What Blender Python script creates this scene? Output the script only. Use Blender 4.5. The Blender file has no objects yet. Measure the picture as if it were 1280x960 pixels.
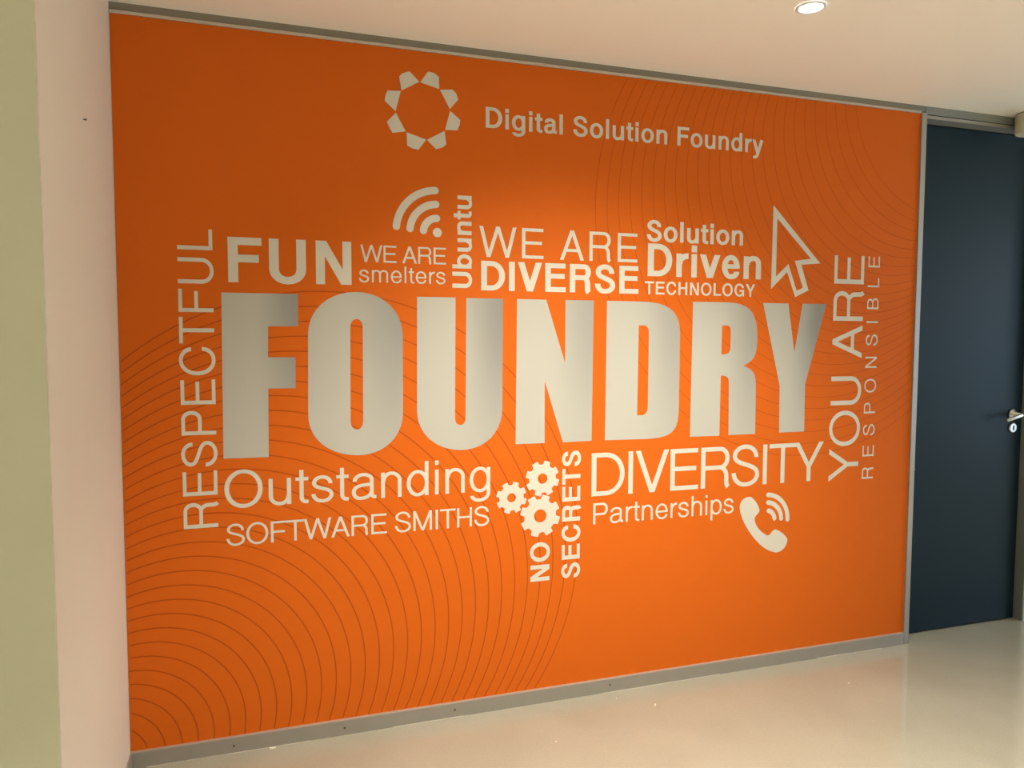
import bpy, bmesh, math, random
from mathutils import Vector, Matrix
from mathutils.geometry import tessellate_polygon

C = bpy.context.scene.collection
SC = bpy.context.scene

# ------------------------------------------------------------------ camera
cam_d = bpy.data.cameras.new('camera')
cam_d.sensor_width = 36.0
cam_d.lens = 957.05 / 1280 * 36.0
cam = bpy.data.objects.new('camera', cam_d)
C.objects.link(cam)
RW = Matrix(((0.94666827, -0.32219725, 0.00285095),
             (0.01743527, 0.06005882, 0.99804256),
             (-0.32173779, -0.94476551, 0.06247338)))
cam.matrix_world = Matrix.Translation((0.40509, -2.75179, 1.44458)) @ RW.transposed().to_4x4()
SC.camera = cam

# ------------------------------------------------------------------ world, exposure
w = bpy.data.worlds.new('world'); SC.world = w; w.use_nodes = True
w.node_tree.nodes['Background'].inputs[0].default_value = (0.62, 0.74, 0.90, 1)
w.node_tree.nodes['Background'].inputs[1].default_value = 1.0
SC.view_settings.view_transform = 'Standard'
SC.view_settings.look = 'None'
SC.view_settings.exposure = 0.70
SC.view_settings.gamma = 1.0
SC.view_settings.use_curve_mapping = False

H = 2.49            # ceiling height
WARM = (1.0, 0.93, 0.80)
COOL = (0.52, 0.75, 1.0)
DOWN_W = 30.0       # power of one ceiling downlight (its lamp is made in its builder)
DAY_W = 29.0        # daylight entering through the corridor window
AIM_W = 150.0       # tilted spot in the ceiling that lights the middle of the mural
FILL_W = 345.0      # power of an added, unseen downlight that fills the room with bounce light


# ------------------------------------------------------------------ helpers
def lin(c):
    return tuple(((v / 255) / 12.92 if v / 255 <= 0.04045 else ((v / 255 + 0.055) / 1.055) ** 2.4) for v in c)


def mat(name, col, rough=0.6, metal=0.0, noise=0.0, nscale=30.0, bump=0.0, bscale=200.0, spec=0.5, emit=None, es=0.0):
    m = bpy.data.materials.new(name); m.use_nodes = True
    nt = m.node_tree; b = nt.nodes['Principled BSDF']
    b.inputs['Base Color'].default_value = (*col, 1)
    b.inputs['Roughness'].default_value = rough
    b.inputs['Metallic'].default_value = metal
    b.inputs['Specular IOR Level'].default_value = spec
    tc = nt.nodes.new('ShaderNodeTexCoord')
    if noise:
        n = nt.nodes.new('ShaderNodeTexNoise'); n.inputs['Scale'].default_value = nscale
        n.inputs['Detail'].default_value = 6
        r = nt.nodes.new('ShaderNodeMapRange')
        r.inputs['To Min'].default_value = 1 - noise; r.inputs['To Max'].default_value = 1 + noise
        mx = nt.nodes.new('ShaderNodeVectorMath'); mx.operation = 'SCALE'
        mx.inputs[0].default_value = col
        nt.links.new(tc.outputs['Object'], n.inputs['Vector'])
        nt.links.new(n.outputs[0], r.inputs[0])
        nt.links.new(r.outputs[0], mx.inputs['Scale'])
        nt.links.new(mx.outputs[0], b.inputs['Base Color'])
    if bump:
        n2 = nt.nodes.new('ShaderNodeTexNoise'); n2.inputs['Scale'].default_value = bscale
        n2.inputs['Detail'].default_value = 4
        bp = nt.nodes.new('ShaderNodeBump'); bp.inputs['Strength'].default_value = bump
        bp.inputs['Distance'].default_value = 0.001
        nt.links.new(tc.outputs['Object'], n2.inputs['Vector'])
        nt.links.new(n2.outputs[0], bp.inputs['Height'])
        nt.links.new(bp.outputs[0], b.inputs['Normal'])
    if emit:
        b.inputs['Emission Color'].default_value = (*emit, 1)
        b.inputs['Emission Strength'].default_value = es
    return m


def link(name, bm, m, parent=None, smooth=False):
    me = bpy.data.meshes.new(name)
    bm.to_mesh(me); bm.free()
    me.materials.append(m)
    if smooth:
        for p in me.polygons: p.use_smooth = True
    o = bpy.data.objects.new(name, me); C.objects.link(o)
    if parent is not None: o.parent = parent
    return o


def tag(o, label=None, cat=None, group=None, kind=None):
    for k, v in (('label', label), ('category', cat), ('group', group), ('kind', kind)):
        if v: o[k] = v
    return o


def empty(name, loc, label, cat, group=None):
    o = bpy.data.objects.new(name, None); C.objects.link(o)
    o.location = loc; o.empty_display_size = 0.05
    return tag(o, label, cat, group)


def box(bm, x0, x1, y0, y1, z0, z1, bevel=0.0):
    v = [bm.verts.new(p) for p in ((x0, y0, z0), (x1, y0, z0), (x1, y1, z0), (x0, y1, z0),
                                   (x0, y0, z1), (x1, y0, z1), (x1, y1, z1), (x0, y1, z1))]
    fs = [bm.faces.new([v[i] for i in f]) for f in
          ((0, 3, 2, 1), (4, 5, 6, 7), (0, 1, 5, 4), (1, 2, 6, 5), (2, 3, 7, 6), (3, 0, 4, 7))]
    if bevel:
        es = list({e for f in fs for e in f.edges})
        bmesh.ops.bevel(bm, geom=es, offset=bevel, segments=2, affect='EDGES', profile=0.5)


def boxes(*bs, bevel=0.0):
    bm = bmesh.new()
    for b in bs: box(bm, *b, bevel=bevel)
    return bm


def lathe(prof, seg=40, axis='Z', center=(0, 0, 0)):
    """prof: list of (radius, height) from bottom to top."""
    bm = bmesh.new(); rings = []
    for r, h in prof:
        ring = []
        for i in range(seg):
            a = 2 * math.pi * i / seg
            p = (r * math.cos(a), r * math.sin(a), h)
            if axis == 'Y': p = (r * math.cos(a), -h, r * math.sin(a))
            ring.append(bm.verts.new((p[0] + center[0], p[1] + center[1], p[2] + center[2])))
        rings.append(ring)
    for a, b in zip(rings, rings[1:]):
        for i in range(seg):
            bm.faces.new((a[i], a[(i + 1) % seg], b[(i + 1) % seg], b[i]))
    bm.faces.new(list(reversed(rings[0]))); bm.faces.new(rings[-1])
    bmesh.ops.recalc_face_normals(bm, faces=bm.faces)
    return bm


def tube(pts, rad, seg=14):
    bm = bmesh.new(); rings = []
    pts = [Vector(p) for p in pts]
    for i, p in enumerate(pts):
        t = (pts[min(i + 1, len(pts) - 1)] - pts[max(i - 1, 0)]).normalized()
        u = t.cross(Vector((0, 0, 1)))
        if u.length < 1e-3: u = t.cross(Vector((0, 1, 0)))
        u.normalize(); v = t.cross(u)
        r = rad[i] if isinstance(rad, (list, tuple)) else rad
        rings.append([bm.verts.new(p + u * r * math.cos(2 * math.pi * k / seg) + v * r * math.sin(2 * math.pi * k / seg))
                      for k in range(seg)])
    for a, b in zip(rings, rings[1:]):
        for k in range(seg): bm.faces.new((a[k], a[(k + 1) % seg], b[(k + 1) % seg], b[k]))
    bm.faces.new(list(reversed(rings[0]))); bm.faces.new(rings[-1])
    bmesh.ops.recalc_face_normals(bm, faces=bm.faces)
    return bm
BIG_LETTERS = {
    'F': [[(0.3137,1.5873),(0.5614,1.5873),(0.5599,1.4764),(0.461,1.4757),(0.4592,1.3698),(0.55,1.3693),(0.5485,1.2617),(0.4583,1.2626),(0.4561,1.0257),(0.3099,1.0268)]],
    'O': [[(0.593,1.448),(0.5953,1.4729),(0.6013,1.4962),(0.6109,1.5176),(0.6238,1.5371),(0.6397,1.5542),(0.6584,1.5689),(0.6798,1.581),(0.7036,1.59),(0.7295,1.5959),(0.7574,1.5983),(0.7854,1.597),(0.8116,1.5919),(0.8358,1.5832),(0.8577,1.5712),(0.8771,1.556),(0.8935,1.538),(0.9068,1.5173),(0.9166,1.4942),(0.9226,1.469),(0.9246,1.4419),(0.9238,1.1679),(0.9216,1.1413),(0.9154,1.1166),(0.9055,1.094),(0.8923,1.0738),(0.8759,1.0563),(0.8568,1.0418),(0.8351,1.0304),(0.8112,1.0224),(0.7854,1.018),(0.7579,1.0173),(0.7288,1.0205),(0.7018,1.0269),(0.6772,1.0362),(0.6551,1.0483),(0.6359,1.0628),(0.6198,1.0796),(0.6069,1.0983),(0.5975,1.1189),(0.5918,1.141),(0.59,1.1645)],[(0.7379,1.4732),(0.7382,1.4782),(0.739,1.483),(0.7404,1.4873),(0.7421,1.4913),(0.7443,1.4947),(0.7468,1.4977),(0.7497,1.5),(0.7529,1.5018),(0.7563,1.5029),(0.76,1.5033),(0.7637,1.503),(0.7671,1.502),(0.7703,1.5002),(0.7731,1.4979),(0.7756,1.495),(0.7778,1.4916),(0.7794,1.4876),(0.7807,1.4833),(0.7814,1.4785),(0.7816,1.4735),(0.7803,1.1407),(0.78,1.1354),(0.7792,1.1304),(0.7779,1.1259),(0.7761,1.1219),(0.7739,1.1183),(0.7713,1.1153),(0.7684,1.113),(0.7652,1.1113),(0.7617,1.1103),(0.7579,1.11),(0.7541,1.1105),(0.7505,1.1118),(0.7472,1.1138),(0.7442,1.1163),(0.7416,1.1195),(0.7394,1.1232),(0.7377,1.1273),(0.7364,1.1319),(0.7356,1.1369),(0.7354,1.1422)]],
    'U': [[(0.9775,1.5859),(1.1213,1.5859),(1.1186,1.1389),(1.1188,1.1346),(1.1195,1.1306),(1.1207,1.1269),(1.1223,1.1235),(1.1242,1.1205),(1.1265,1.118),(1.1292,1.1159),(1.1321,1.1144),(1.1353,1.1133),(1.1387,1.1129),(1.1421,1.1131),(1.1453,1.1139),(1.1483,1.1153),(1.1509,1.1172),(1.1532,1.1196),(1.1552,1.1224),(1.1568,1.1257),(1.158,1.1293),(1.1587,1.1333),(1.159,1.1376),(1.1623,1.5848),(1.3055,1.5846),(1.3034,1.1711),(1.3014,1.1442),(1.2954,1.1193),(1.2858,1.0965),(1.2728,1.0762),(1.2567,1.0585),(1.2377,1.0438),(1.2162,1.0323),(1.1925,1.0241),(1.1669,1.0196),(1.1395,1.0189),(1.1113,1.022),(1.085,1.0285),(1.061,1.0381),(1.0396,1.0505),(1.0208,1.0655),(1.005,1.0828),(0.9923,1.1023),(0.983,1.1236),(0.9773,1.1466),(0.9754,1.171)]],
    'N': [[(1.3612,1.5847),(1.48,1.584),(1.5597,1.3407),(1.5599,1.5845),(1.6797,1.5847),(1.6757,1.0314),(1.5526,1.0306),(1.4757,1.2709),(1.4761,1.0309),(1.3571,1.0312)]],
    'D': [[(1.737,1.5847),(1.8693,1.584),(1.9075,1.5837),(1.9415,1.5812),(1.9713,1.5762),(1.997,1.5687),(2.0186,1.5584),(2.0362,1.5451),(2.0498,1.5286),(2.0596,1.5087),(2.0657,1.4853),(2.068,1.4581),(2.068,1.1499),(2.0669,1.1226),(2.0637,1.0994),(2.0579,1.0801),(2.0491,1.0644),(2.037,1.052),(2.021,1.0426),(2.0008,1.0359),(1.9761,1.0315),(1.9464,1.0293),(1.9115,1.0288),(1.7336,1.031)],[(1.8786,1.4894),(1.8954,1.4895),(1.9017,1.489),(1.907,1.488),(1.9115,1.4864),(1.9152,1.4842),(1.9181,1.4812),(1.9204,1.4774),(1.9221,1.4727),(1.9233,1.4671),(1.924,1.4603),(1.9243,1.4525),(1.9242,1.164),(1.9238,1.1563),(1.9229,1.1496),(1.9215,1.1438),(1.9195,1.139),(1.9169,1.135),(1.9136,1.1318),(1.9096,1.1294),(1.9049,1.1277),(1.8994,1.1267),(1.893,1.1263),(1.876,1.1258)]],
    'R': [[(2.1265,1.5874),(2.2774,1.5879),(2.3086,1.5872),(2.3365,1.5845),(2.361,1.5793),(2.3823,1.5715),(2.4003,1.5605),(2.4151,1.5462),(2.4268,1.5283),(2.4353,1.5063),(2.4407,1.4799),(2.4431,1.4489),(2.4433,1.4254),(2.4424,1.4054),(2.4402,1.3886),(2.4366,1.3744),(2.4314,1.3625),(2.4245,1.3525),(2.4157,1.3438),(2.4048,1.3362),(2.3917,1.329),(2.3763,1.322),(2.3903,1.317),(2.4022,1.3119),(2.4122,1.3063),(2.4205,1.3),(2.4271,1.2929),(2.4323,1.2846),(2.4361,1.275),(2.4388,1.2638),(2.4405,1.2509),(2.4413,1.2359),(2.4431,1.0287),(2.3091,1.0296),(2.3064,1.2437),(2.3059,1.2524),(2.3049,1.2597),(2.3032,1.2657),(2.3008,1.2705),(2.2975,1.2742),(2.2934,1.2771),(2.2883,1.2792),(2.2821,1.2806),(2.2748,1.2816),(2.2663,1.2822),(2.2648,1.0282),(2.1223,1.0296)],[(2.2675,1.4922),(2.2797,1.4923),(2.2871,1.4918),(2.2932,1.4908),(2.2982,1.4893),(2.3022,1.4871),(2.3052,1.4844),(2.3075,1.4809),(2.3091,1.4767),(2.3101,1.4716),(2.3107,1.4658),(2.311,1.459),(2.31,1.4014),(2.3097,1.3942),(2.3086,1.3882),(2.3067,1.3832),(2.3038,1.3793),(2.3,1.3763),(2.2953,1.374),(2.2896,1.3723),(2.2829,1.3712),(2.2753,1.3705),(2.2667,1.3701)]],
    'Y': [[(2.4683,1.5879),(2.5975,1.5879),(2.6353,1.377),(2.6719,1.5881),(2.7983,1.589),(2.6965,1.2368),(2.6979,1.0299),(2.5663,1.0305),(2.5629,1.2337)]],
}
ICONS = {
    'cursor': [[(2.5094,2.0012),(2.7596,1.7644),(2.6597,1.7553),(2.7011,1.6463),(2.6316,1.6159),(2.5872,1.7223),(2.5066,1.6478)],[(2.5305,1.9467),(2.7093,1.7827),(2.6259,1.7713),(2.6705,1.6559),(2.6386,1.6442),(2.5927,1.7562),(2.5303,1.7013)]],
    'petals': [[(0.9175,2.3596),(0.9294,2.3723),(0.9545,2.3813),(0.9892,2.3489),(0.9254,2.3119)],[(0.9929,2.3476),(1.0214,2.388),(1.0433,2.3856),(1.0609,2.3742),(1.0622,2.3307)],[(1.0651,2.3289),(1.1115,2.3344),(1.1245,2.323),(1.1327,2.3014),(1.1013,2.2639)],[(1.1027,2.2584),(1.1405,2.2284),(1.1374,2.211),(1.1288,2.1906),(1.0832,2.1884)],[(1.0814,2.1847),(1.0875,2.1379),(1.0738,2.1254),(1.0497,2.117),(1.0167,2.148)],[(1.0131,2.148),(0.9855,2.1101),(0.9638,2.113),(0.9447,2.122),(0.9428,2.168)],[(0.9396,2.1706),(0.8924,2.1619),(0.8819,2.1777),(0.8725,2.1983),(0.9046,2.2325)],[(0.9036,2.238),(0.8659,2.2696),(0.8675,2.287),(0.8757,2.3068),(0.9226,2.3099)]],
    'phone': [[(2.3735,0.7163),(2.3748,0.7258),(2.3775,0.7341),(2.3815,0.741),(2.3865,0.7467),(2.3924,0.7512),(2.3991,0.7546),(2.4063,0.7567),(2.414,0.7577),(2.422,0.7577),(2.43,0.7565),(2.4355,0.7528),(2.441,0.7484),(2.4465,0.7433),(2.4518,0.7377),(2.4568,0.7316),(2.4615,0.725),(2.4657,0.7181),(2.4694,0.711),(2.4723,0.7036),(2.4746,0.6962),(2.4736,0.6914),(2.4715,0.6872),(2.4687,0.6837),(2.4654,0.6805),(2.4619,0.6774),(2.4584,0.6742),(2.4552,0.6709),(2.4527,0.6671),(2.451,0.6626),(2.4505,0.6573),(2.4529,0.6471),(2.4568,0.6374),(2.4619,0.6282),(2.4681,0.6195),(2.4753,0.6115),(2.4833,0.604),(2.492,0.5972),(2.5011,0.5911),(2.5106,0.5857),(2.5202,0.581),(2.5252,0.5823),(2.5292,0.5844),(2.5326,0.5871),(2.5357,0.5903),(2.5386,0.5937),(2.5417,0.597),(2.5452,0.6),(2.5493,0.6024),(2.5544,0.6042),(2.5606,0.6049),(2.5675,0.6022),(2.5744,0.5991),(2.5813,0.5956),(2.588,0.5915),(2.5946,0.5871),(2.601,0.5822),(2.6071,0.5769),(2.613,0.5712),(2.6185,0.565),(2.6237,0.5585),(2.6235,0.5503),(2.6221,0.5424),(2.6194,0.5348),(2.6154,0.5276),(2.6103,0.5211),(2.604,0.5153),(2.5966,0.5103),(2.5882,0.5063),(2.5787,0.5034),(2.5682,0.5016),(2.5557,0.5043),(2.5433,0.5081),(2.5309,0.5131),(2.5186,0.5192),(2.5065,0.5263),(2.4944,0.5345),(2.4826,0.5437),(2.4709,0.5539),(2.4594,0.565),(2.4482,0.577),(2.4372,0.5898),(2.4263,0.6034),(2.416,0.6175),(2.4062,0.632),(2.3974,0.6466),(2.3896,0.6612),(2.3831,0.6756),(2.3782,0.6898),(2.3749,0.7034),(2.3735,0.7163)]],
}
WORDS = [
    ('Digital Solution Foundry', 'a', 0, 1.2366, 2.4506, 2.211, 0.075, 1.0),
    ('FUN', 'b', 0, 0.3365, 0.744, 1.6226, 0.1505, 1.0),
    ('WE ARE', 'r', 0, 0.7756, 1.0858, 1.7047, 0.0604, 1.0),
    ('smelters', 'r', 0, 0.7703, 1.0834, 1.6336, 0.059, 1.0),
    ('WE ARE', 'r', 0, 1.2122, 1.8682, 1.7381, 0.1137, 1.0),
    ('DIVERSE', 'b', 0, 1.2196, 1.8747, 1.6145, 0.1093, 1.0),
    ('Solution', 'b', 0, 1.9094, 2.3613, 1.825, 0.0832, 1.0),
    ('Driven', 'b', 0, 1.9149, 2.4535, 1.6866, 0.13, 1.0),
    ('TECHNOLOGY', 'm', 0, 1.9025, 2.4261, 1.6139, 0.0518, 1.0),
    ('Outstanding', 'r', 0, 0.3103, 1.256, 0.8571, 0.127, 1.0),
    ('SOFTWARE SMITHS', 'r', 0, 0.3143, 1.252, 0.7261, 0.0736, 1.0),
    ('DIVERSITY', 'r', 0, 1.6771, 2.8051, 0.8081, 0.1732, 1.0),
    ('Partnerships', 'r', 0, 1.6854, 2.3432, 0.6941, 0.0854, 1.0),
    ('RESPECTFUL', 'r', 1, 0.7946, 1.7945, 0.289, 0.1081, 1.0),
    ('Ubuntu', 'b', 1, 1.6212, 1.9581, 1.1826, 0.0733, 1.0),
    ('YOU ARE', 'r', 1, 0.7994, 1.8047, 3.0003, 0.1635, 1.0),
    ('RESPONSIBLE', 'r', 1, 0.8004, 1.8054, 3.0869, 0.0641, 1.0),
    ('NO', 'b', 1, 0.4872, 0.6416, 1.4994, 0.0798, 1.0),
    ('SECRETS', 'b', 1, 0.4863, 0.9955, 1.6288, 0.0772, 1.0),
]
# ------------------------------------------------------------------ lettering: a grotesque drawn from strokes
# units: cap height 718, x-height 523.  A stroke is a centre line with a stem weight w and a bar weight h.
class Path:
    def __init__(s, x, y, tx=0, ty=1): s.p = [(x, y)]; s.t = [(tx, ty)]; s.first = True
    def c(s, x1, y1, x2, y2, x, y, n=12):
        x0, y0 = s.p[-1]
        for i in range(0 if s.first else 1, n + 1):
            t = i / n; u = 1 - t
            px = u**3*x0 + 3*u*u*t*x1 + 3*u*t*t*x2 + t**3*x
            py = u**3*y0 + 3*u*u*t*y1 + 3*u*t*t*y2 + t**3*y
            dx = 3*u*u*(x1-x0) + 6*u*t*(x2-x1) + 3*t*t*(x-x2)
            dy = 3*u*u*(y1-y0) + 6*u*t*(y2-y1) + 3*t*t*(y-y2)
            if s.first and i == 0: s.p = []; s.t = []
            s.p.append((px, py)); s.t.append((dx, dy))
        s.first = False
        return s
    def v(s, x, y, k=.57):      # quarter turn, leaving vertically
        x0, y0 = s.p[-1]; return s.c(x0, y0 + k*(y-y0), x - k*(x-x0), y, x, y)
    def h(s, x, y, k=.57):      # quarter turn, leaving horizontally
        x0, y0 = s.p[-1]; return s.c(x0 + k*(x-x0), y0, x, y - k*(y-y0), x, y)
    def l(s, x, y):
        x0, y0 = s.p[-1]; return s.c(x0+(x-x0)/3, y0+(y-y0)/3, x0+2*(x-x0)/3, y0+2*(y-y0)/3, x, y, n=1)
    def quads(s, w, h):
        L, R = [], []
        for (x, y), (dx, dy) in zip(s.p, s.t):
            d = math.hypot(dx, dy) or 1; dx /= d; dy /= d
            th = math.sqrt((w*dy)**2 + (h*dx)**2) / 2
            L.append((x - dy*th, y + dx*th)); R.append((x + dy*th, y - dx*th))
        return [(L[i], R[i], R[i+1], L[i+1]) for i in range(len(L)-1)]


def rect(x0, y0, x1, y1): return [((x0, y0), (x1, y0), (x1, y1), (x0, y1))]
def arm(xa, ya, xb, yb, d): return [((xb-d/2, yb), (xb+d/2, yb), (xa+d/2, ya), (xa-d/2, ya))]   # slanted stroke, ends cut level


def glyph(ch, b):
    """b = 0 regular .. 1 bold; returns (list of pieces, advance); a piece is a list of quads."""
    K, X = 718, 523
    w = 88 + 64*b; h = 76 + 47*b                        # caps
    lw = 80 + 63*b; lh = 70 + 44*b                      # lower case
    hw, hh, lhw, lhh = w/2, h/2, lw/2, lh/2
    l = 79 - 8*b
    P = Path
    def ad(r, bo): return r + (bo - r)*b
    if ch == ' ': return [], 278
    if ch == 'I': a = 278; return [rect((a-w)/2, 0, (a+w)/2, K)], a
    if ch == 'E': return [rect(l, 0, l+w, K), rect(l, K-h, 622, K), rect(l, 334, 588+10*b, 334+h), rect(l, 0, 630, h)], 667
    if ch == 'F': return [rect(l, 0, l+w, K), rect(l, K-h, 585, K), rect(l, 320, 540, 320+h)], 611
    if ch == 'H': return [rect(l, 0, l+w, K), rect(722-l-w, 0, 722-l, K), rect(l, 332, 722-l, 332+h)], 722
    if ch == 'L': a = ad(556, 611); return [rect(l, 0, l+w, K), rect(l, 0, a-22, h)], a
    if ch == 'T': return [rect(15, K-h, 596, K), rect(305.5-hw, 0, 305.5+hw, K)], 611
    if ch == 'N':
        d = w*1.12
        return [rect(l, 0, l+w*.96, K), rect(722-l-w*.96, 0, 722-l, K), arm(l+d/2, K, 722-l-d/2, 0, d)], 722
    if ch == 'M':
        d = w*1.05
        return [rect(l-5, 0, l+w*.92, K), rect(833-l-w*.92, 0, 838-l, K), arm(l-5+d/2, K, 416.5, 0, d), arm(838-l-d/2, K, 416.5, 0, d)], 833
    if ch == 'V': d = w*1.1; return [arm(15+d/2, K, 333, 0, d), arm(652-d/2, K, 333, 0, d)], 667
    if ch == 'W':
        d = w*1.04
        return [arm(12+d/2, K, 240, 0, d), arm(472, K, 240, 0, d), arm(472, K, 704, 0, d), arm(932-d/2, K, 704, 0, d)], 944
    if ch == 'A':
        d = w*1.1; y = 196
        f = lambda yy: (333 - 14 - d/2) * (1 - yy/K)
        return [arm(333, K, 14+d/2, 0, d), arm(333, K, 652-d/2, 0, d), rect(333-f(y), y, 333+f(y), y+h)], 667
    if ch == 'Y':
        d = w*1.15
        return [arm(12+d/2, K, 333, 270, d), arm(655-d/2, K, 333, 270, d), rect(333-hw, 0, 333+hw, 300)], 667
    if ch == 'U':
        return [P(l+hw, K).l(l+hw, 235).v(361, -16+hh).h(722-l-hw, 235).l(722-l-hw, K).quads(w, h)], 722
    if ch == 'O':
        x0, x1, y0, y1 = 38+hw, 740-hw, -17+hh, 735-hh
        return [P(x0, 359).v(389, y1).h(x1, 359).v(389, y0).h(x0, 359).quads(w, h)], 778
    if ch in 'CG':
        x1 = 681 if ch == 'C' else 700
        q = P(x1-hw-16, 484-6*b).v(381, 735-hh).h(44+hw, 359).v(381, -17+hh)
        if ch == 'C': return [q.h(x1-hw-4, 262).quads(w, h)], 722
        q.h(709-hw, 270)
        return [q.quads(w, h), rect(709-w*.62, 0, 709, 374), rect(392, 374-h, 709, 374)], 778
    if ch == 'D':
        return [rect(l, 0, l+w, K), P(l+w*.5, K-hh).l(330, K-hh).h(685-hw, 359).v(330, hh).l(l+w*.5, hh).quads(w, h)], 722
    if ch in 'PR':
        yb = 300+hh if ch == 'P' else 316+hh; xr = 622 if ch == 'P' else 655
        xc = xr - 190; a = 667 if ch == 'P' else 722
        o = [rect(l, 0, l+w, K), P(l+w*.5, K-hh).l(xc, K-hh).h(xr-hw, (K-hh+yb)/2).v(xc, yb).l(l+w*.5, yb).quads(w, h)]
        if ch == 'R':
            o.append(P(410, yb).l(470, yb).h(638-hw, 205, .5).l(640-hw, 110).c(642-hw, 60, 650-hw, 30, 676-hw, 0).quads(w, h))
        return o, a
    if ch == 'B':
        return [rect(l, 0, l+w, K), P(l+w*.5, K-hh).l(390, K-hh).h(598-hw, 545).v(390, 372).l(l+w*.5, 372).quads(w, h),
                P(l+w*.5, 372).l(400, 372).h(632-hw, 204).v(400, hh).l(l+w*.5, hh).quads(w, h)], 667
    if ch == 'S':
        return [P(600-hw, 500).v(332, 735-hh).h(62+hw, 535).c(62+hw, 355, 624-hw, 400, 624-hw, 200).v(335, -17+hh).h(46+hw, 236).quads(w, h)], 667
    # lower case
    if ch == 'i': a = ad(222, 278); return [rect((a-lw)/2, 0, (a+lw)/2, X), rect((a-lw)/2, K-lh*1.35, (a+lw)/2, K)], a
    if ch == 'l': a = ad(222, 278); return [rect((a-lw)/2, 0, (a+lw)/2, K)], a
    if ch in 'nhu':
        a = ad(556, 611); L = 66
        o = [rect(L, 0, L+lw, K if ch == 'h' else X), P(L+lw*.62, 330).v(L+lw+(a-2*L-lw)*.38, 538-lhh).h(a-L-lhw, 350).l(a-L-lhw, 0).quads(lw, lh)]
        if ch == 'u': o = [[tuple((a-x, X-y) for x, y in q) for q in pc] for pc in o]
        return o, a
    if ch == 'm':
        a = ad(833, 889); L = 66; m = a/2
        return [rect(L, 0, L+lw, X), P(L+lw*.62, 350).v(L+lw+(m-L-lw)*.42, 538-lhh).h(m, 370).l(m, 0).quads(lw, lh),
                P(m, 350).v(m+lhw+(a-L-m-lw)*.45, 538-lhh).h(a-L-lhw, 370).l(a-L-lhw, 0).quads(lw, lh)], a
    if ch == 'r':
        a = ad(333, 389); L = 68
        return [rect(L, 0, L+lw, X), P(L+lw*.6, 290).v(a-10, 530-lhh, .62).quads(lw, lh*1.1)], a
    if ch == 't':
        a = ad(278, 333); c = a*.46
        return [P(c, 666).l(c, 120).v(c+88+12*b, -6+lhh).l(a-20, -6+lhh).quads(lw, lh), rect(14, X-lh, a-18, X)], a
    if ch == 'o':
        a = ad(556, 611)
        return [P(35+lhw, 262).v(a/2, 538-lhh).h(a-35-lhw, 262).v(a/2, -14+lhh).h(35+lhw, 262).quads(lw, lh)], a
    if ch in 'dbpgq':
        a = ad(556, 611); L = 36; R_ = a-60
        ring = P(L+lhw, 262).v((L+R_)/2, 538-lhh).h(R_-lhw, 262).v((L+R_)/2, -14+lhh).h(L+lhw, 262).quads(lw, lh)
        if ch == 'd': return [ring, rect(R_-lw, 0, R_, K)], a
        if ch == 'g':
            return [ring, P(R_-lhw, X).l(R_-lhw, -20).v(a*.46, -218+lhh).h(L+lhw+14, -80).quads(lw, lh)], a
        st = rect(R_-lw, 0, R_, K) if ch == 'b' else rect(R_-lw, -207, R_, X)
        return [[tuple((a-x, y) for x, y in q) for q in pc] for pc in (ring, st)], a
    if ch == 'a':
        a = 556; R_ = 478
        return [P(54+lhw, 368).v(270, 538-lhh).h(R_-lhw, 395).l(R_-lhw, 100).v(R_+36, 4+lhh, .6).l(a-24, 4+lhh).quads(lw, lh),
                P(R_-lhw, 352).c(R_-lhw, 265, 330, 312, 220, 282).c(130, 262, 36+lhw, 235, 36+lhw, 142).v(212, -14+lhh).h(R_-lhw, 175).quads(lw, lh*.95)], a
    if ch == 'e':
        a = 556
        return [P(518-lhw, 236).v(282, 538-lhh, .6).h(40+lhw, 262).v(285, -14+lhh).h(508-lhw, 162).quads(lw, lh), rect(40+lhw, 226, 518-lw*.4, 226+lh*.9)], a
    if ch == 's':
        a = ad(500, 556); s = a/500
        return [P((444)*s-lhw, 368).v(246*s, 538-lhh).h(46+lhw, 384).c(46+lhw, 250, 462*s-lhw, 300, 462*s-lhw, 150).v(248*s, -14+lhh).h(32+lhw, 168).quads(lw, lh)], a
    if ch == 'v': a = ad(500, 556); d = lw*1.1; return [arm(10+d/2, X, a/2, 0, d), arm(a-10-d/2, X, a/2, 0, d)], a
    if ch == 'y':
        a = ad(500, 556); d = lw*1.1
        return [arm(10+d/2, X, a/2, 0, d), P(a-10-d/2, X).l(a/2-14, -70).c(a/2-46, -160, 150, -172, 62, -170).quads(lw*1.04, lh)], a
    raise ValueError(ch)


def add_quad(bm, q, y):
    f = bm.faces.new([bm.verts.new((x, y, z)) for x, z in q])
    f.normal_update()
    if f.normal.y > 0: f.normal_flip()


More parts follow.
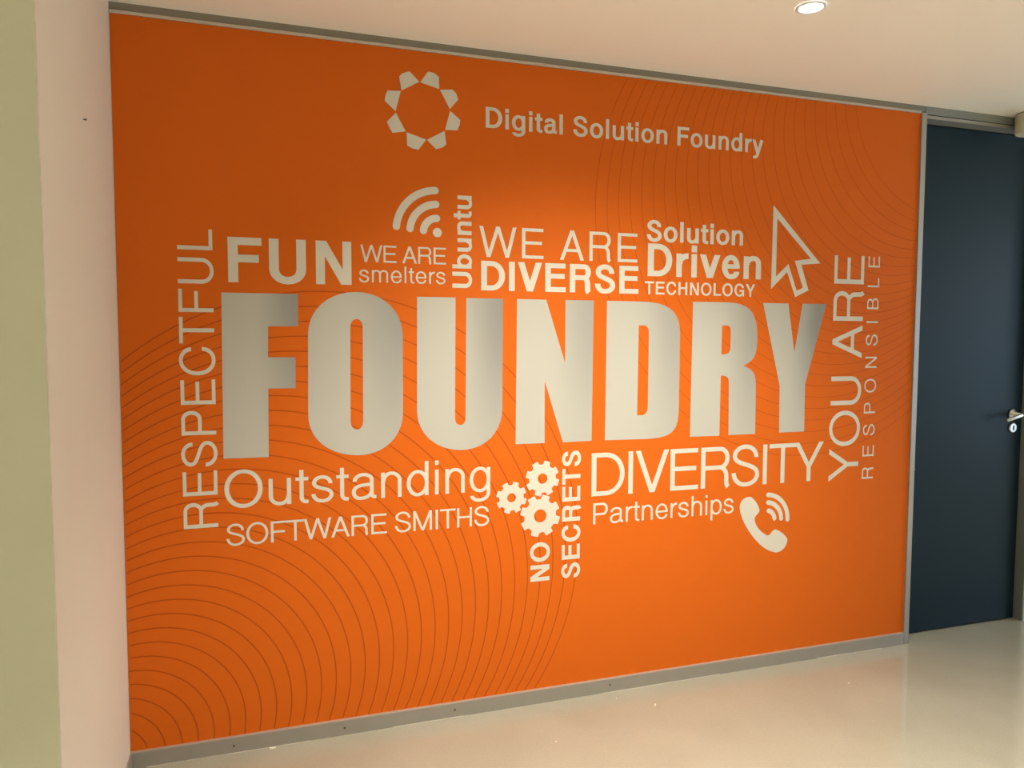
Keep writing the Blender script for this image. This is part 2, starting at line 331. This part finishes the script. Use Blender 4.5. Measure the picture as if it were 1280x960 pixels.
def word_mesh(text, bold, vertical, a0, a1, base, cap, sx, y):
    """text between ink edges a0..a1 along its line, on the base line, cap height cap."""
    k = cap / 718; x = 0; items = []
    for ch in text:
        pcs, adv = glyph(ch, bold); items.append((x, pcs)); x += adv
    xs = lambda it, t: [it[0] + q[0] for pc in it[1] for qd in pc for q in qd]
    n = len(items)
    ink0 = min(xs(items[0], 0)); ink1 = max(xs(items[-1], 0))
    track = ((a1 - a0) / (k*sx) - (ink1 - ink0)) / (n - 1)
    out = []; cur = ''; bm = bmesh.new(); m = 0
    for i, (x0, pcs) in enumerate(items + [(0, [])]):
        if i == n or text[i] == ' ' or (i and text == 'RESPONSIBLE'):
            out.append((cur, bm)); cur = ''
            if i < n: bm = bmesh.new()
            if i == n or text[i] == ' ': continue
        cur += text[i]
        for pc in pcs:
            for q in pc:
                pts = []
                for px, pz in q:
                    u = a0 + (x0 + px + track*i - ink0)*k*sx; v = pz*k
                    pts.append((base - v, u) if vertical else (u, base + v))
                add_quad(bm, pts, y - 0.00004*(m % 6))
            m += 1
    return out


def flat_poly(bm, loops, y):
    tris = tessellate_polygon([[Vector((x, 0, z)) for x, z in lp] for lp in loops])
    flat = [p for lp in loops for p in lp]
    vs = [bm.verts.new((x, y, z)) for x, z in flat]
    for t in tris:
        try:
            f = bm.faces.new([vs[i] for i in t])
            f.normal_update()
            if f.normal.y > 0: f.normal_flip()
        except ValueError: pass
# ------------------------------------------------------------------ materials
M_beige = mat('beige wall paint', (0.77, 0.71, 0.60), 0.75, noise=0.02, nscale=6, bump=0.15, bscale=260)
M_dark = mat('dark low bounce unseen wall', (0.10, 0.10, 0.10), 0.7, bump=0.1)  # dark tone chosen to damp bounce light, only on the unseen front wall
M_green = mat('sage wall paint', (0.66, 0.65, 0.50), 0.75, noise=0.02, nscale=6, bump=0.15, bscale=260)
M_ceil = mat('ceiling paint', (0.93, 0.89, 0.82), 0.8, noise=0.015, nscale=5, bump=0.1, bscale=200)
M_orange = mat('orange mural print', (0.68, 0.133, 0.009), 0.6, noise=0.02, nscale=9, bump=0.05, bscale=500, spec=0.12)
M_line = mat('darker orange line print', (0.47, 0.078, 0.005), 0.6, spec=0.12)
M_line2 = mat('faint orange line print', (0.54, 0.092, 0.007), 0.6, spec=0.12)
M_print = mat('warm white print', (0.68, 0.64, 0.55), 0.55, spec=0.25, noise=0.015, nscale=20)
M_alu = mat('satin aluminium', (0.42, 0.40, 0.36), 0.38, metal=0.55, noise=0.06, nscale=14)
M_alu_lip = mat('brushed aluminium lip', (0.60, 0.57, 0.50), 0.35, metal=0.5)
M_gap_shadow = mat('dark gap and shadow', (0.03, 0.03, 0.03), 0.8)
M_frame = mat('grey powder coated frame', (0.26, 0.27, 0.25), 0.45, metal=0.2, noise=0.03, nscale=8)
M_door = mat('dark blue grey door laminate', (0.008, 0.023, 0.034), 0.45, spec=0.18, noise=0.10, nscale=90, bump=0.1, bscale=400)
M_chrome = mat('satin chrome', (0.62, 0.61, 0.58), 0.30, metal=1.0)
M_cream = mat('cream plastic', (0.62, 0.58, 0.42), 0.5, noise=0.05, nscale=25)
M_white = mat('white lamp ring', (0.8, 0.8, 0.78), 0.4)
M_glow = mat('lamp lens', (0.9, 0.9, 0.9), 0.4, emit=(0.9, 0.95, 1.0), es=14.0)
M_screw = mat('screw head', (0.16, 0.15, 0.13), 0.4, metal=0.6)
M_seal = mat('old sealant', (0.50, 0.46, 0.37), 0.7)
M_trim = mat('bronze grey channel', (0.27, 0.245, 0.20), 0.45, metal=0.3, noise=0.05, nscale=10)
M_scrap = mat('white paper scrap', (0.80, 0.74, 0.60), 0.8)


def floor_mat():
    m = bpy.data.materials.new('polished cream floor'); m.use_nodes = True
    nt = m.node_tree; b = nt.nodes['Principled BSDF']; tc = nt.nodes.new('ShaderNodeTexCoord')
    n = nt.nodes.new('ShaderNodeTexNoise'); n.inputs['Scale'].default_value = 3.0; n.inputs['Detail'].default_value = 8
    n2 = nt.nodes.new('ShaderNodeTexNoise'); n2.inputs['Scale'].default_value = 160.0; n2.inputs['Detail'].default_value = 3
    ad = nt.nodes.new('ShaderNodeMath'); ad.operation = 'ADD'
    r = nt.nodes.new('ShaderNodeValToRGB')
    r.color_ramp.elements[0].position = 0.30; r.color_ramp.elements[0].color = (0.35, 0.335, 0.26, 1)
    r.color_ramp.elements[1].position = 0.75; r.color_ramp.elements[1].color = (0.44, 0.42, 0.335, 1)
    hf = nt.nodes.new('ShaderNodeMath'); hf.operation = 'MULTIPLY'; hf.inputs[1].default_value = 0.5
    nt.links.new(tc.outputs['Object'], n.inputs['Vector']); nt.links.new(tc.outputs['Object'], n2.inputs['Vector'])
    nt.links.new(n.outputs[0], ad.inputs[0]); nt.links.new(n2.outputs[0], ad.inputs[1])
    nt.links.new(ad.outputs[0], hf.inputs[0]); nt.links.new(hf.outputs[0], r.inputs[0])
    nt.links.new(r.outputs[0], b.inputs['Base Color'])
    mr = nt.nodes.new('ShaderNodeMapRange'); mr.inputs['To Min'].default_value = 0.05; mr.inputs['To Max'].default_value = 0.14
    nt.links.new(n.outputs[0], mr.inputs[0]); nt.links.new(mr.outputs[0], b.inputs['Roughness'])
    b.inputs['IOR'].default_value = 1.55
    return m


def silver_mat():
    """Printed silver gradient of each big letter: light at the lower left, grey towards the upper right of the letter."""
    m = bpy.data.materials.new('silver gradient print'); m.use_nodes = True
    nt = m.node_tree; b = nt.nodes['Principled BSDF']; tc = nt.nodes.new('ShaderNodeTexCoord')
    sp = nt.nodes.new('ShaderNodeSeparateXYZ'); nt.links.new(tc.outputs['Generated'], sp.inputs[0])
    def mr(src, a, c, d, e, smooth=True):
        n = nt.nodes.new('ShaderNodeMapRange'); n.interpolation_type = 'SMOOTHSTEP' if smooth else 'LINEAR'
        n.inputs['From Min'].default_value = a; n.inputs['From Max'].default_value = c
        n.inputs['To Min'].default_value = d; n.inputs['To Max'].default_value = e
        nt.links.new(src, n.inputs[0]); return n.outputs[0]
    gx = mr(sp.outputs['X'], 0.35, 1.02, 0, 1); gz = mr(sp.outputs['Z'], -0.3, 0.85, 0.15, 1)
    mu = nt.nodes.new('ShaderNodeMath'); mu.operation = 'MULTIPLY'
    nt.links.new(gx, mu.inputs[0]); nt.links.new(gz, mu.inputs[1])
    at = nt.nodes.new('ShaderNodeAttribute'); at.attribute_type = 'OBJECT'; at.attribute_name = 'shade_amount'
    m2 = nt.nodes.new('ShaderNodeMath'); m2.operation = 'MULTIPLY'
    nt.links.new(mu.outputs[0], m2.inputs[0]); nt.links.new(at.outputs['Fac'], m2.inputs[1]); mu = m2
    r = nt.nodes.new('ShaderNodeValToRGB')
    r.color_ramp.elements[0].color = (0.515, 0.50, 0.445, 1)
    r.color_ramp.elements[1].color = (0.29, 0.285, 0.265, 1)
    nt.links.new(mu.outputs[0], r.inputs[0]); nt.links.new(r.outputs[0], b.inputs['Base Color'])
    b.inputs['Roughness'].default_value = 0.55; b.inputs['Specular IOR Level'].default_value = .25
    return m


M_floor = floor_mat(); M_silver = silver_mat()

# ------------------------------------------------------------------ the setting
FX0, FX1, FY0 = -2.2, 7.2, -5.2
PW, PB, PT = 3.2935, 0.055, 2.455          # mural panel width, bottom, top
DX0, DX1, DY = 3.322, 4.105, 0.075         # door opening and how far it lies back
def struct(name, bm, m, parent=None): return tag(link(name, bm, m, parent), kind='structure' if parent is None else None)

struct('floor', boxes((FX0, FX1, FY0, 0.12, -0.05, 0.0)), M_floor)
struct('ceiling', boxes((FX0, FX1, FY0, 0.25, H, H + 0.08)), M_ceil)
# back wall: behind the mural, above the door and right of the door
struct('wall_back', boxes((0, DX0 - 0.004, 0.004, 0.2, 0, H), (DX1 + 0.01, FX1, 0.03, 0.2, 0, H)), M_beige)
# the side wall beside the mural and its green face turned to the room
struct('wall_left', boxes((-0.12, 0, -0.9165, 0.2, 0, H)), M_beige)
struct('wall_left_front', boxes((FX0, -0.0015, -0.9225, -0.9170, 0, H)), M_green)
struct('wall_far_left', boxes((FX0 - 0.1, FX0, FY0, -0.9225, 0, H)), M_green)
struct('wall_front', boxes((FX0, FX1, FY0 - 0.1, FY0, 0, H)), M_dark)  # unseen wall, kept dark so less light bounces onto the mural
wr = struct('wall_right', boxes((FX1, FX1 + 0.1, FY0, -3.4, 0, H), (FX1, FX1 + 0.1, -0.4, 0.2, 0, H),
                                (FX1, FX1 + 0.1, -3.4, -0.4, 0, 0.3), (FX1, FX1 + 0.1, -3.4, -0.4, 2.3, H)), M_beige)
wf = struct('window_1', boxes((FX1 + .01, FX1 + .06, -3.4, -3.35, .3, 2.3), (FX1 + .01, FX1 + .06, -.45, -.4, .3, 2.3),
                              (FX1 + .01, FX1 + .06, -1.93, -1.87, .35, 2.25), (FX1 + .01, FX1 + .06, -3.35, -.45, .3, .35),
                              (FX1 + .01, FX1 + .06, -3.35, -.45, 2.25, 2.3)), M_alu)
mg = bpy.data.materials.new('window glass'); mg.use_nodes = True
bg = mg.node_tree.nodes['Principled BSDF']; bg.inputs['Transmission Weight'].default_value = 1; bg.inputs['Roughness'].default_value = 0
link('pane', boxes((FX1 + .03, FX1 + .036, -3.35, -.45, .35, 2.25)), mg, wf)
ar = bpy.data.lights.new('window_daylight', 'AREA'); ar.shape = 'RECTANGLE'; ar.size = 1.85; ar.size_y = 2.85
ar.energy = DAY_W; ar.color = COOL
ao = bpy.data.objects.new('window_daylight', ar); C.objects.link(ao)
ao.matrix_world = Matrix.Translation((FX1 - .02, -1.9, 1.3)) @ Matrix.Rotation(math.radians(90), 4, 'Y')

# skirting along the mural: flat aluminium bar with a thin bright top edge and screws
bb = struct('baseboard_back', boxes((0.002, DX0 - 0.032, -0.012, 0.004, 0.0, 0.0535), bevel=0.0008), M_alu)
link('top_edge', boxes((0.002, DX0 - 0.032, -0.0122, 0.004, 0.0537, 0.0562)), M_alu_lip, bb)
for sx_, sz_ in ((0.325, .026), (0.702, .027), (1.113, .029), (1.763, .030)):
    link('screw', lathe([(0.0042, 0), (0.0042, 0.0012), (0.0028, 0.0018)], 12, 'Y', (sx_, -0.012, sz_)), M_screw, bb)
bm = bmesh.new(); random.seed(3)
x = 0.05
while x < PW - .22:                          # ragged line of sealant where skirting meets floor
    L = random.uniform(.05, .22)
    if random.random() < .6: box(bm, x, x + L, -0.0155 - random.uniform(0, .002), -0.0122, 0.0, random.uniform(.0008, .002))
    x += L
tag(link('sealant_line', bm, M_seal, bb), kind='stuff')
bl = struct('baseboard_left', boxes((0.0, 0.006, -0.9165, -0.013, 0, 0.0535)), M_alu)

# shadow-gap channel between mural and ceiling
tr = struct('trim_1', boxes((0.0, DX0 - 0.004, -0.002, 0.004, PT + 0.010, H)), M_trim)
link('lip', boxes((0.0, DX0 - 0.03, -0.007, 0.004, PT, PT + 0.010), bevel=0.001), M_alu_lip, tr)
# upright strip between mural and door
st = struct('trim_2', boxes((PW, DX0, -0.010, 0.004, 0.0, PT + .002), bevel=0.0015), M_alu)
link('chip', lathe([(0.004, 0), (0.005, 0.002), (0.002, 0.004)], 8, 'Y', (3.315, -0.010, 0.832)), M_scrap, st)

# ------------------------------------------------------------------ door
dr = tag(link('door_1', boxes((DX0 + .004, DX1 - .006, DY, DY + .042, 0.006, PT - .022), bevel=0.001), M_door), kind='structure')
dfr = link('door_frame', boxes((DX0 - 0.004, FX0 * 0 + DX1 + .01, -0.004, 0.2, PT + 0.0, H - .001),
                               (DX0, DX1 + .01, DY + .044, .2, 0, PT),
                               (DX0 - .004, DX0, 0.0, .2, 0, PT),
                               (DX1, DX1 + .01, 0.03, .2, 0, PT)), M_frame, dr)
link('frame_stop', boxes((DX0, DX1, -0.001, DY - .004, PT - .018, PT - 0.004)), M_alu, dfr)
link('seal', boxes((DX0, DX1, 0.0, DY - .004, PT - .004, PT)), M_gap_shadow, dfr)
hx, hz = 4.032, 1.058
hn = link('handle_rose', lathe([(0.026, 0), (0.026, 0.007), (0.0235, 0.010), (0.012, 0.0105), (0.0105, 0.045)], 32, 'Y', (hx, DY, hz)), M_chrome, dr, True)
yl = DY - .055
link('lever', tube([(hx + .004, DY - .035, hz), (hx + .004, DY - .047, hz), (hx - .002, yl + .002, hz), (hx - .012, yl, hz - .002),
                    (hx - .05, yl, hz - .010), (hx - .10, yl, hz - .022), (hx - .104, yl, hz - .023)],
                   [.0095, .0098, .0098, .0095, .0092, .0088, .006]), M_chrome, hn, True)
kp = link('keyhole_plate', lathe([(0.025, 0), (0.025, 0.006), (0.022, 0.009), (0.020, .009)], 32, 'Y', (4.036, DY, .990)), M_chrome, dr, True)
link('keyhole', boxes((4.032, 4.040, DY - .0105, DY - .009, .978, 1.003), bevel=0.0004), M_gap_shadow, kp)

# ------------------------------------------------------------------ mural
mural = empty('wall_mural', (0, 0, 0), 'large orange printed wall mural with white words, icons and big silver letters', 'mural')
link('print_sheet', boxes((0.0015, PW, 0.0, 0.004, PB + .0015, PT)), M_orange, mural)


def rings(name, f, ks, wd, parent, lm):
    bm = bmesh.new()
    def ok(p): return .0016 < p[0] < PW and PB + .0015 < p[1] < PT
    for k in ks:
        cx, cz, r = f(k / 25.0)
        if r < .02: continue
        n = max(24, int(2 * math.pi * r / .005)); run = []
        for i in range(n + 1):
            a = 2 * math.pi * i / n
            a_, b_ = ((cx + (r - wd / 2) * math.cos(a), cz + (r - wd / 2) * math.sin(a)),
                      (cx + (r + wd / 2) * math.cos(a), cz + (r + wd / 2) * math.sin(a)))
            if ok(a_) and ok(b_):
                v = (bm.verts.new((a_[0], -.0003, a_[1])), bm.verts.new((b_[0], -.0003, b_[1])))
                if run: bm.faces.new((run[0], run[1], v[1], v[0]))
                run = v
            else: run = []
    bmesh.ops.recalc_face_normals(bm, faces=bm.faces)
    return link(name, bm, lm, parent)


rings('ring_pattern', lambda K: (-.0071 + .5272*K + .0713*K*K, .0677 + .3622*K + .1412*K*K, .218 + .7574*K - .0528*K*K),
      range(-6, 28), .0040, mural, M_line)
rings('ring_pattern', lambda K: (2.7051 + .3708*K + .4121*K*K, 1.9476 + .428*K + .1711*K*K, 1.0221 - .8756*K + .3638*K*K),
      range(0, 25), .0030, mural, M_line2)

YL = -0.0007
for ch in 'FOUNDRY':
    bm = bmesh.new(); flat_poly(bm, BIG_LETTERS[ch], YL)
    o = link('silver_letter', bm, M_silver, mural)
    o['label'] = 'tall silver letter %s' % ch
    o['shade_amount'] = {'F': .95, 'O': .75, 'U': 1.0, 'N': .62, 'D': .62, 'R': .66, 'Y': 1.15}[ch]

WEIGHT = {'r': 0.0, 'm': 0.7, 'b': 1.0, 'a': 0.85}
for (t, wt, vert, a0, a1, base, cap, sx) in WORDS:
    for wd_, bm in word_mesh(t, WEIGHT[wt], vert, a0, a1, base, cap, sx, YL):
        o = link('lettering', bm, M_print, mural)
        o['label'] = ('thin' if wt == 'r' else 'bold') + ' white ' + ('letter' if len(wd_) == 1 else 'word') + (' running upwards' if vert else '')

for pts in ICONS['petals']:
    bm = bmesh.new(); flat_poly(bm, [pts], YL); link('emblem_petal', bm, M_print, mural)


def arc_band(bm, c, r, wd, a0, a1, y, ex=1.0):
    """band of a circle with round ends; angles in degrees"""
    n = 24; L = []; R = []
    for i in range(n + 1):
        a = math.radians(a0 + (a1 - a0) * i / n)
        L.append((c[0] + ex * (r - wd / 2) * math.cos(a), c[1] + (r - wd / 2) * math.sin(a)))
        R.append((c[0] + ex * (r + wd / 2) * math.cos(a), c[1] + (r + wd / 2) * math.sin(a)))
    for i in range(n): add_quad(bm, (L[i], R[i], R[i + 1], L[i + 1]), y)
    for ang in (a0, a1):
        a = math.radians(ang); disc(bm, (c[0] + ex * r * math.cos(a), c[1] + r * math.sin(a)), wd / 2, y - .00003)


def disc(bm, c, r, y, n=28):
    f = bm.faces.new([bm.verts.new((c[0] + r * math.cos(2 * math.pi * i / n), y, c[1] + r * math.sin(2 * math.pi * i / n))) for i in range(n)])
    f.normal_update()
    if f.normal.y > 0: f.normal_flip()


for r_ in (.1504, .1008, .0512):
    bm = bmesh.new(); arc_band(bm, (1.0534, 1.8194), r_, .0265, 93, 174, YL); link('signal_wave', bm, M_print, mural)
bm = bmesh.new(); disc(bm, (1.0534, 1.8194), .0168, YL); link('signal_dot', bm, M_print, mural)
for r_, a0, a1 in ((.1115, 86, -2), (.0778, 84, 2), (.0431, 74, 8)):
    bm = bmesh.new(); arc_band(bm, (2.5102, .649), r_, .0205, a1, a0, YL); link('call_wave', bm, M_print, mural)
bm = bmesh.new(); flat_poly(bm, ICONS['phone'], YL); link('handset_icon', bm, M_print, mural)
bm = bmesh.new(); flat_poly(bm, ICONS['cursor'], YL); link('cursor_arrow', bm, M_print, mural)


def gear(c, R, hole, off, y):
    out = []
    for k in range(8):
        for da, rr in ((-22.5, .785), (-17, .79), (-13.5, .83), (-11.5, .97), (-9.5, 1.0), (9.5, 1.0), (11.5, .97), (13.5, .83), (17, .79)):
            a = math.radians(off + 45 * k + da)
            out.append((c[0] + R * rr * math.cos(a), c[1] + R * rr * math.sin(a)))
    inn = [(c[0] + hole * math.cos(math.radians(12 * i)), c[1] + hole * math.sin(math.radians(12 * i))) for i in range(30)]
    bm = bmesh.new(); flat_poly(bm, [out, inn], y)
    return link('gear_icon', bm, M_print, mural)


gear((1.4685, .8921), .0705, .0203, 28, YL)
gear((1.3415, .8251), .0625, .0176, 27, YL)
gear((1.4599, .7460), .0835, .0257, 28, YL - .0001)

# ------------------------------------------------------------------ fittings
def downlight(x, y, label, watts=DOWN_W, grp='round downlights set in the ceiling', col=WARM, ang=82, blend=1.0):
    t = empty('ceiling_downlight', (x, y, H), label, 'light', grp)
    bm = bmesh.new(); seg = 40; prev = None; first = None
    prof = [(.047, -.0005), (.047, -.004), (.040, -.006), (.036, -.003)]
    rg = [[bm.verts.new((r * math.cos(2 * math.pi * i / seg), r * math.sin(2 * math.pi * i / seg), h)) for i in range(seg)] for r, h in prof]
    for a, b in zip(rg, rg[1:]):
        for i in range(seg): bm.faces.new((a[i], a[(i + 1) % seg], b[(i + 1) % seg], b[i]))
    bmesh.ops.recalc_face_normals(bm, faces=bm.faces)
    link('ring', bm, M_white, t, True)
    link('lens', lathe([(.0365, -.0028), (.0365, -.0008)], 32), M_glow, t)
    ld = bpy.data.lights.new('downlight_lamp', 'SPOT'); ld.energy = watts; ld.color = col
    ld.spot_size = math.radians(ang); ld.spot_blend = blend; ld.shadow_soft_size = 0.035
    lo = bpy.data.objects.new('downlight_lamp', ld); C.objects.link(lo); lo.parent = t; lo.location = (0, 0, -.012)
    return t


downlight(2.106, -.69, 'bright round recessed downlight in the ceiling at the top edge, above the mural right half', grp=None)
downlight(1.15, -.69, 'recessed downlight just out of view above the ring emblem', DOWN_W)
downlight(6.6, -.92, 'recessed downlight far to the right beyond the dark door', 45.0, ang=170, blend=.3)
for x, y, lb in ((-1.2, -2.4, 'in front of the sage green wall face'), (1.0, -2.4, 'almost overhead of the viewer'),
                 (3.2, -2.4, 'opposite the right end of the mural'), (5.6, -2.4, 'near the corridor window'),
                 (1.0, -4.2, 'at the dark rear wall, the left one'), (3.6, -4.2, 'at the dark rear wall, the right one')):
    downlight(x, y, 'added fill downlight ' + lb, FILL_W, ang=92)  # unseen lamps added so the bright floor bounces light to the ceiling

ts = empty('ceiling_spotlight', (1.62, -1.70, H), 'tilted round spotlight in the ceiling behind the viewer, aimed at the mural', 'light')
link('ring', lathe([(.045, -.004), (.060, -.002), (.060, 0)], 40), M_white, ts, True)
hd = link('lamp_head', lathe([(.036, -.030), (.040, -.028), (.040, .0)], 32), M_white, ts, True)
ld = bpy.data.lights.new('spotlight_lamp', 'SPOT'); ld.energy = AIM_W; ld.color = WARM
ld.spot_size = math.radians(90); ld.spot_blend = 1.0; ld.shadow_soft_size = .04
lo = bpy.data.objects.new('spotlight_lamp', ld); C.objects.link(lo); lo.parent = ts; lo.location = (0, 0, -.05)
lo.rotation_euler = (Vector((1.62, 0, .06)) - Vector((1.62, -1.70, H - .05))).to_track_quat('-Z', 'Y').to_euler()

ft = empty('ceiling_fitting', (3.888, -.085, H), 'small cream round fitting on the ceiling above the dark door', 'ceiling fitting')
link('body', lathe([(.070, -.094), (.076, -.090), (.077, -.004), (.077, -.004)], 48), M_cream, ft, False)
link('contact_shadow', lathe([(.072, -.004), (.072, 0)], 48), M_gap_shadow, ft)  # dark disc standing in for the contact shadow at the ceiling

tag(link('nail', lathe([(.0016, 0), (.0016, .006), (.004, .0065), (.004, .0075)], 12), M_gap_shadow),
    'tiny dark nail in the beige side wall left of the mural', 'nail')
nl = bpy.data.objects['nail']; nl.rotation_euler = (0, math.radians(90), 0); nl.location = (0, -.458, 2.007)

scr = [(1.882, -.169, .9, .014, 'largest crumb of white paper on the floor below the phone icon'), (2.746, -.256, 0, .008, 'tiny white crumb on the floor near the right end of the skirting'),
       (1.411, -.296, .3, .007, 'tiny white crumb on the floor, the one nearest the viewer'), (1.763, -.070, 1.2, .006, 'tiny white crumb on the floor close to the skirting'),
       (.452, -.024, .1, .022, 'torn white scrap lying against the skirting at the left')]
for x, y, a, s, lb in scr:
    bm = bmesh.new()
    box(bm, -s / 2, s / 2, -s * .18, s * .18, 0, s * .18, bevel=s * .05)
    for v in bm.verts: v.co.z += 0 if v.co.z < s * .05 else s * .1 * math.sin(v.co.x * 400)
    o = tag(link('paper_scrap', bm, M_scrap), lb, 'scrap', 'paper crumbs on the floor')
    o.location = (x, y, 0.0); o.rotation_euler = (0, 0, a)
